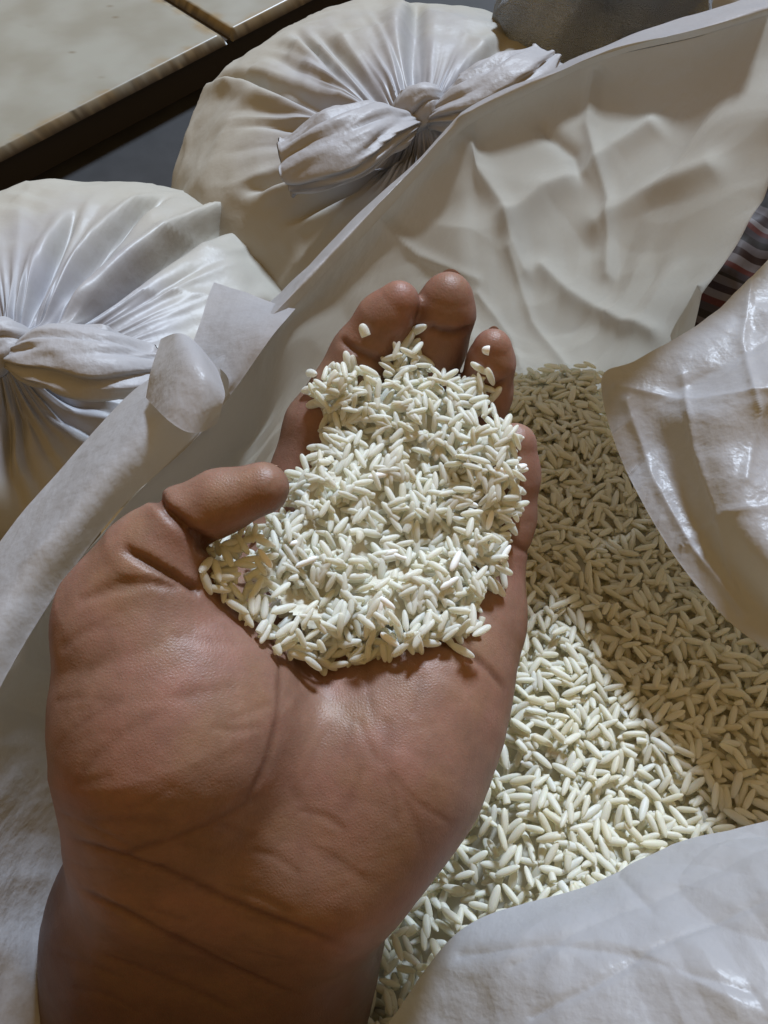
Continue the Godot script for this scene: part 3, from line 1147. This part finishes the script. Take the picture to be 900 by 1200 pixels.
func make_sack() -> void:
	var root := group_node("open_sack", Vector3.ZERO)
	tag(root, "open white plastic sack of rice with folded rim around the hand", "sack")
	# wall: rim on top, foot below the rice. Left side, back, right side
	var rim := [Vector3(-150, 1300, .235), Vector3(-95, 1020, .25), Vector3(-18, 842, .262), Vector3(55, 712, .268), Vector3(140, 597, .276), Vector3(240, 502, .286), Vector3(345, 360, .294), Vector3(440, 262, .298), Vector3(528, 166, .302), Vector3(566, 137, .307), Vector3(640, 100, .315), Vector3(720, 66, .322), Vector3(820, 42, .324), Vector3(905, 16, .320), Vector3(985, 60, .305), Vector3(893, 172, .264), Vector3(846, 212, .25), Vector3(838, 285, .238), Vector3(812, 345, .228), Vector3(782, 392, .220)]
	var foot := [Vector3(190, 1250, .17), Vector3(190, 1100, .17), Vector3(195, 950, .17), Vector3(205, 800, .17), Vector3(220, 700, .17), Vector3(300, 620, .17), Vector3(400, 560, .17), Vector3(470, 520, .17), Vector3(540, 495, .17), Vector3(575, 485, .17), Vector3(610, 482, .17), Vector3(640, 480, .17), Vector3(665, 482, .17), Vector3(690, 488, .17), Vector3(720, 495, .17), Vector3(745, 505, .17), Vector3(760, 515, .17), Vector3(775, 525, .17), Vector3(790, 540, .17), Vector3(810, 560, .17)]
	var rw := []
	var fw := []
	var mid := []
	for k in rim.size():
		var a := on(rim[k].x, rim[k].y, rim[k].z)
		var b := on(foot[k].x, foot[k].y, foot[k].z)
		rw.append(a)
		fw.append(b)
		var m := a.lerp(b, 0.5)
		m += Vector3(a.x - b.x, 0, a.z - b.z) * 0.12
		mid.append(m)
	mouth = PackedVector2Array()
	for k in rw.size():
		var q: Vector3 = rw[k].lerp(fw[k], clampf((rw[k].y - 0.2) / (rw[k].y - 0.17), 0, 1))
		mouth.append(Vector2(q.x, q.z))
	mouth.append_array([Vector2(0.3, -0.2), Vector2(0.3, 0.2), Vector2(-0.06, 0.2)])
	obj("wall", film([rw, mid, fw], 600, 200, 3, 0.022, 0.004, 0.12, true, [
		[.005, 11.0, [Vector2(540, 158), Vector2(562, 205), Vector2(590, 248), Vector2(602, 292), Vector2(616, 322)]],
		[.007, 15.0, [Vector2(600, 264), Vector2(640, 230), Vector2(690, 206), Vector2(722, 176), Vector2(765, 148)]],
		[.006, 13.0, [Vector2(636, 316), Vector2(668, 348), Vector2(716, 372), Vector2(765, 392)]],
		[.006, 16.0, [Vector2(700, 264), Vector2(760, 232), Vector2(835, 200)]],
		[.0025, 7.0, [Vector2(598, 300), Vector2(624, 378), Vector2(664, 434)]],
		[.002, 7.0, [Vector2(452, 258), Vector2(492, 300), Vector2(560, 330)]],
		[-.004, 9.0, [Vector2(640, 160), Vector2(672, 182), Vector2(680, 210)]],
		[.003, 8.0, [Vector2(700, 90), Vector2(690, 150), Vector2(715, 240), Vector2(712, 320)]],
		[.002, 6.0, [Vector2(560, 345), Vector2(600, 400), Vector2(612, 440)]]]), M.film, root)
	# the lip: what is left of the film beyond the rim, turned over outwards
	var out1 := [Vector3(-190, 1240, .245), Vector3(-150, 960, .256), Vector3(-55, 790, .268), Vector3(30, 665, .273), Vector3(112, 560, .281), Vector3(205, 462, .290), Vector3(335, 348, .297), Vector3(430, 250, .302), Vector3(522, 155, .306), Vector3(552, 128, .311), Vector3(636, 90, .318), Vector3(717, 57, .325), Vector3(815, 32, .327), Vector3(905, 6, .323)]
	var out2 := [Vector3(-230, 1180, .225), Vector3(-200, 900, .24), Vector3(-80, 745, .25), Vector3(10, 625, .256), Vector3(100, 520, .262), Vector3(180, 440, .272), Vector3(328, 340, .288), Vector3(426, 243, .294), Vector3(530, 148, .297), Vector3(560, 122, .302), Vector3(640, 84, .309), Vector3(719, 50, .318), Vector3(815, 22, .319), Vector3(905, -8, .315)]
	var lr := []
	var o1 := []
	var o2 := []
	for k in out1.size():
		lr.append(rw[k])
		o1.append(on(out1[k].x, out1[k].y, out1[k].z))
		o2.append(on(out2[k].x, out2[k].y, out2[k].z))
	obj("lip", film([lr, o1, o2], 420, 30, 5, 0.014, 0.001, 0.3, true), M.film, root)
	# two pieces of the lip folded over at the left
	obj("folded_lip", film([[Vector3(252, 334, .282), Vector3(300, 346, .290), Vector3(346, 360, .297)], [Vector3(236, 366, .288), Vector3(290, 384, .297), Vector3(322, 392, .300)], [Vector3(222, 400, .290), Vector3(262, 436, .294), Vector3(268, 462, .292)]], 70, 70, 8, 0.012, 0.0015), M.film, root)
	obj("folded_lip", film([[Vector3(190, 398, .288), Vector3(206, 392, .296), Vector3(224, 400, .298), Vector3(252, 434, .298)], [Vector3(180, 430, .290), Vector3(212, 430, .302), Vector3(236, 440, .304), Vector3(260, 468, .300)], [Vector3(172, 466, .286), Vector3(192, 486, .298), Vector3(222, 508, .299), Vector3(250, 494, .296)]], 70, 70, 9, 0.012, 0.001), M.film, root)
	# the near and right sides of the sack, which the flaps hang over
	var top := [Vector3(-0.125, 0.105, 0.045), Vector3(-0.05, 0.095, 0.052), Vector3(0.0, 0.17, 0.05), Vector3(0.03, 0.238, 0.047), Vector3(0.10, 0.262, 0.045), Vector3(0.17, 0.262, 0.035), Vector3(0.195, 0.255, -0.04), Vector3(0.20, 0.245, -0.12), Vector3(0.195, 0.235, -0.20), Vector3(0.15, 0.22, -0.262)]
	var inner := []
	var below := []
	var foot_out := []
	for q in top:
		var c := Vector3(0.04, 0, -0.10) - Vector3(q.x, 0, q.z)
		inner.append(q + c.normalized() * 0.036 + Vector3(0, -0.004, 0))
		below.append(Vector3(q.x, q.y * 0.5, q.z) - c.normalized() * 0.022)
		foot_out.append(Vector3(q.x, 0.0, q.z) - c.normalized() * 0.004)
	obj("wall", film([inner, top, below, foot_out], 260, 90, 6, 0.02, 0.004, 0.0, true), M.film, root)
	var outer := []
	for k in rw.size(): outer.append(Vector3(fw[k].x, 0.0, fw[k].z))
	obj("wall", film([fw, outer], 200, 60, 12, 0.02, 0.004, 0.0, true), M.film, root)
	# right flap: its free edge hangs over the rice
	var e := [Vector3(960, 250, .262), Vector3(900, 304, .262), Vector3(850, 352, .260), Vector3(800, 392, .257), Vector3(745, 424, .254), Vector3(706, 440, .252), Vector3(712, 492, .248), Vector3(738, 560, .246), Vector3(788, 648, .245), Vector3(848, 722, .246), Vector3(910, 775, .248), Vector3(1000, 850, .25)]
	var e2 := [Vector3(1020, 300, .267), Vector3(950, 350, .266), Vector3(900, 395, .265), Vector3(850, 425, .262), Vector3(800, 452, .257), Vector3(765, 475, .254), Vector3(768, 520, .250), Vector3(790, 575, .249), Vector3(835, 650, .249), Vector3(890, 715, .250), Vector3(950, 765, .255), Vector3(1040, 830, .258)]
	var e3 := [Vector3(1120, 330, .265), Vector3(1080, 380, .268), Vector3(1040, 420, .266), Vector3(1010, 450, .265), Vector3(980, 475, .263), Vector3(950, 500, .260), Vector3(945, 530, .258), Vector3(960, 570, .258), Vector3(980, 620, .258), Vector3(1010, 670, .259), Vector3(1050, 720, .26), Vector3(1120, 780, .262)]
	var e4 := [Vector3(1300, 400, .15), Vector3(1290, 430, .15), Vector3(1280, 460, .15), Vector3(1270, 490, .15), Vector3(1260, 520, .15), Vector3(1250, 540, .15), Vector3(1250, 560, .15), Vector3(1260, 590, .15), Vector3(1270, 620, .15), Vector3(1280, 660, .15), Vector3(1300, 700, .15), Vector3(1320, 760, .15)]
	obj("flap", film([e, e2, e3, e4], 260, 170, 14, 0.026, 0.0015, 0.0, false, [
		[.0018, 7.0, [Vector2(735, 470), Vector2(765, 560), Vector2(810, 640), Vector2(870, 715)]],
		[.0014, 6.0, [Vector2(800, 440), Vector2(812, 520), Vector2(840, 600), Vector2(862, 690)]],
		[.0012, 5.0, [Vector2(722, 452), Vector2(800, 470), Vector2(900, 455)]],
		[.0014, 6.0, [Vector2(880, 330), Vector2(870, 400), Vector2(890, 480), Vector2(875, 560)]],
		[.0010, 5.0, [Vector2(800, 640), Vector2(850, 600), Vector2(905, 590)]]]), M.flap, root)
	# near flap, turned over the rice at the bottom
	var f1 := [Vector3(400, 1290, .205), Vector3(452, 1205, .212), Vector3(490, 1150, .219), Vector3(545, 1085, .226), Vector3(610, 1056, .229), Vector3(690, 1030, .230), Vector3(732, 1008, .231), Vector3(790, 984, .233), Vector3(850, 968, .236), Vector3(910, 955, .240), Vector3(1010, 930, .246)]
	var f2 := [Vector3(460, 1340, .222), Vector3(520, 1260, .226), Vector3(560, 1190, .232), Vector3(605, 1135, .239), Vector3(660, 1105, .242), Vector3(725, 1080, .243), Vector3(775, 1055, .245), Vector3(830, 1035, .247), Vector3(890, 1015, .25), Vector3(950, 1000, .254), Vector3(1050, 980, .258)]
	var f3 := [Vector3(540, 1500, .225), Vector3(600, 1400, .235), Vector3(660, 1330, .245), Vector3(720, 1290, .252), Vector3(770, 1260, .255), Vector3(820, 1240, .257), Vector3(870, 1210, .259), Vector3(920, 1190, .26), Vector3(980, 1160, .262), Vector3(1040, 1140, .265), Vector3(1140, 1100, .265)]
	var near := [[], [], [], []]
	for k in f1.size():
		near[0].append(on(f1[k].x, f1[k].y, f1[k].z))
		near[1].append(on(f2[k].x, f2[k].y, f2[k].z))
		near[2].append(on(f3[k].x, f3[k].y, f3[k].z))
		near[3].append(Vector3(near[2][k].x * 1.25 + 0.012, 0.262 if k > 2 else 0.235, 0.05))
	obj("flap", film(near, 280, 190, 23, 0.028, 0.0015, 0.0, true, [
		[.0008, 9.0, [Vector2(600, 1130), Vector2(690, 1085), Vector2(790, 1035), Vector2(900, 985)]],
		[.0008, 7.0, [Vector2(540, 1120), Vector2(640, 1105), Vector2(740, 1120), Vector2(880, 1165)]],
		[.0008, 8.0, [Vector2(725, 985), Vector2(722, 1020), Vector2(760, 1060)]],
		[.0008, 6.0, [Vector2(620, 1190), Vector2(720, 1140), Vector2(830, 1075), Vector2(905, 1050)]]]), M.film, root)

func make_bags() -> void:
	var ka := on(492, 140, 0.185)
	tied_bag("tied_bag", "whole tied white plastic rice bag behind the open sack, knotted ears spread both ways", ka, Vector2(-0.002, -0.062), 0.143, Vector2(1.0, 1.12), 4,
		[[PI + 0.25, .010, .010, .12, .8, 0.25], [PI + 0.75, .008, .010, .15, .6, 0.2], [PI - 0.6, .010, .008, .15, .6, 0.1], [-PI / 2, .010, .008, .2, .7, 0.1], [0.9, .01, .006, .1, .6, 0.0], [2.2, .009, .006, .1, .6, 0.2], [-0.9, .008, .006, .1, .5, 0.1], [-2.2, .008, .006, .1, .55, -0.1]],
		[[PI + 0.32, 0.05, 0.5], [PI - 0.5, 0.04, 0.4], [-2.0, 0.04, 0.4]],
		[[[on(478, 142, .189), on(440, 150, .198), on(390, 172, .200), on(338, 198, .190)], [.007, .0150, .0195, .0150], 0.55, 9],
		[[on(505, 138, .189), on(550, 122, .199), on(600, 98, .202), on(640, 72, .197)], [.007, .0145, .0160, .0100], 0.6, 8]])
	var kb := on(4, 414, 0.175)
	tied_bag("tied_bag", "tied white plastic rice bag at the left, only half in view, beside the open sack", kb, Vector2(-0.01, -0.048), 0.146, Vector2(1.0, 1.0), 19,
		[[-0.82, .008, .012, .2, 1.0, 0.12], [-1.2, .006, .008, .15, .7, 0.15], [-1.5, .006, .008, .12, .5, 0.1], [0.3, .009, .010, .15, .8, -0.2], [0.8, .01, .006, .2, .8, 0.1], [-2.1, .01, .008, .15, .6, 0.0]],
		[[-0.9, 0.04, 0.4]],
		[[[on(14, 414, .180), on(60, 414, .189), on(120, 426, .190), on(182, 434, .180)], [.0062, .0135, .0155, .0125], 0.55, 8],
		[[on(-8, 412, .180), on(-60, 400, .189), on(-120, 380, .187), on(-170, 360, .177)], [.0055, .0115, .0135, .0105], 0.55, 9]])
	# behind, at the top right
	var kc := on(1005, -130, 0.17)
	tied_bag("tied_bag", "cream rice bag at the top right corner, mostly out of view", kc, Vector2.ZERO, 0.138, Vector2(1, 1), 33, [[2.2, .01, .01, .3, 1.0, 0.1]], [], [])
	# a crumpled grey blue cloth bundle and a striped sack peep out behind
	var cb := group_node("cloth_bundle", on(712, -4, 0.17))
	tag(cb, "grey blue terry cloth bundle wedged behind the tied bag at the top", "cloth")
	var cm := mat(Color(0.48, 0.55, 0.64), 0.95, 0.2)
	cm.uv1_triplanar = true
	cm.uv1_scale = Vector3.ONE * 40
	cm.heightmap_enabled = true
	cm.heightmap_texture = noise_tex(91, 0.05, 512, 3)
	cm.heightmap_scale = 0.4
	obj("cloth", lump(Vector3(0.055, 0.09, 0.05), 12, 0.012), cm, cb)
	var ss := on(925, 285, 0.10)
	var st := group_node("striped_sack", Vector3(ss.x, 0.0, ss.z))
	tag(st, "dark striped woven sack lying beyond the open sack at the right edge", "sack")
	obj("sack_body", lump(Vector3(0.11, 0.15, 0.09), 55, 0.010), stripes(), st)

func lump(size: Vector3, s: int, rough: float) -> ArrayMesh:
	var nu := 121
	var nv := 61
	var pts := PackedVector3Array()
	var nz := noise(s, 14.0, 3)
	for j in nv:
		var t := PI * j / (nv - 1)
		for i in nu:
			var a := TAU * (i % (nu - 1)) / (nu - 1)
			var d := Vector3(cos(a) * sin(t), cos(t), sin(a) * sin(t))
			var e := Vector3(signf(d.x) * pow(absf(d.x), 0.75), signf(d.y) * pow(absf(d.y), 0.75), signf(d.z) * pow(absf(d.z), 0.75)) * size
			pts.append(e + d * rough * nz.get_noise_3dv(e) * 2.0)
	return grid_mesh(pts, nu, nv, true)

func stripes() -> StandardMaterial3D:
	var im := Image.create(64, 512, false, Image.FORMAT_RGB8)
	var r := RandomNumberGenerator.new()
	r.seed = 6
	var y := 0
	var pal := [Color(0.10, 0.075, 0.07), Color(0.34, 0.32, 0.33), Color(0.16, 0.09, 0.08), Color(0.42, 0.40, 0.41), Color(0.30, 0.12, 0.10), Color(0.20, 0.18, 0.2)]
	var k := 0
	while y < 512:
		var h := r.randi_range(5, 16)
		im.fill_rect(Rect2i(0, y, 64, h), pal[k % 6])
		y += h
		k += 1
	var m := mat(Color(0.8, 0.8, 0.8), 0.6, 0.4)
	m.albedo_texture = ImageTexture.create_from_image(im)
	m.uv1_scale = Vector3(1, 2.0, 1)
	return m
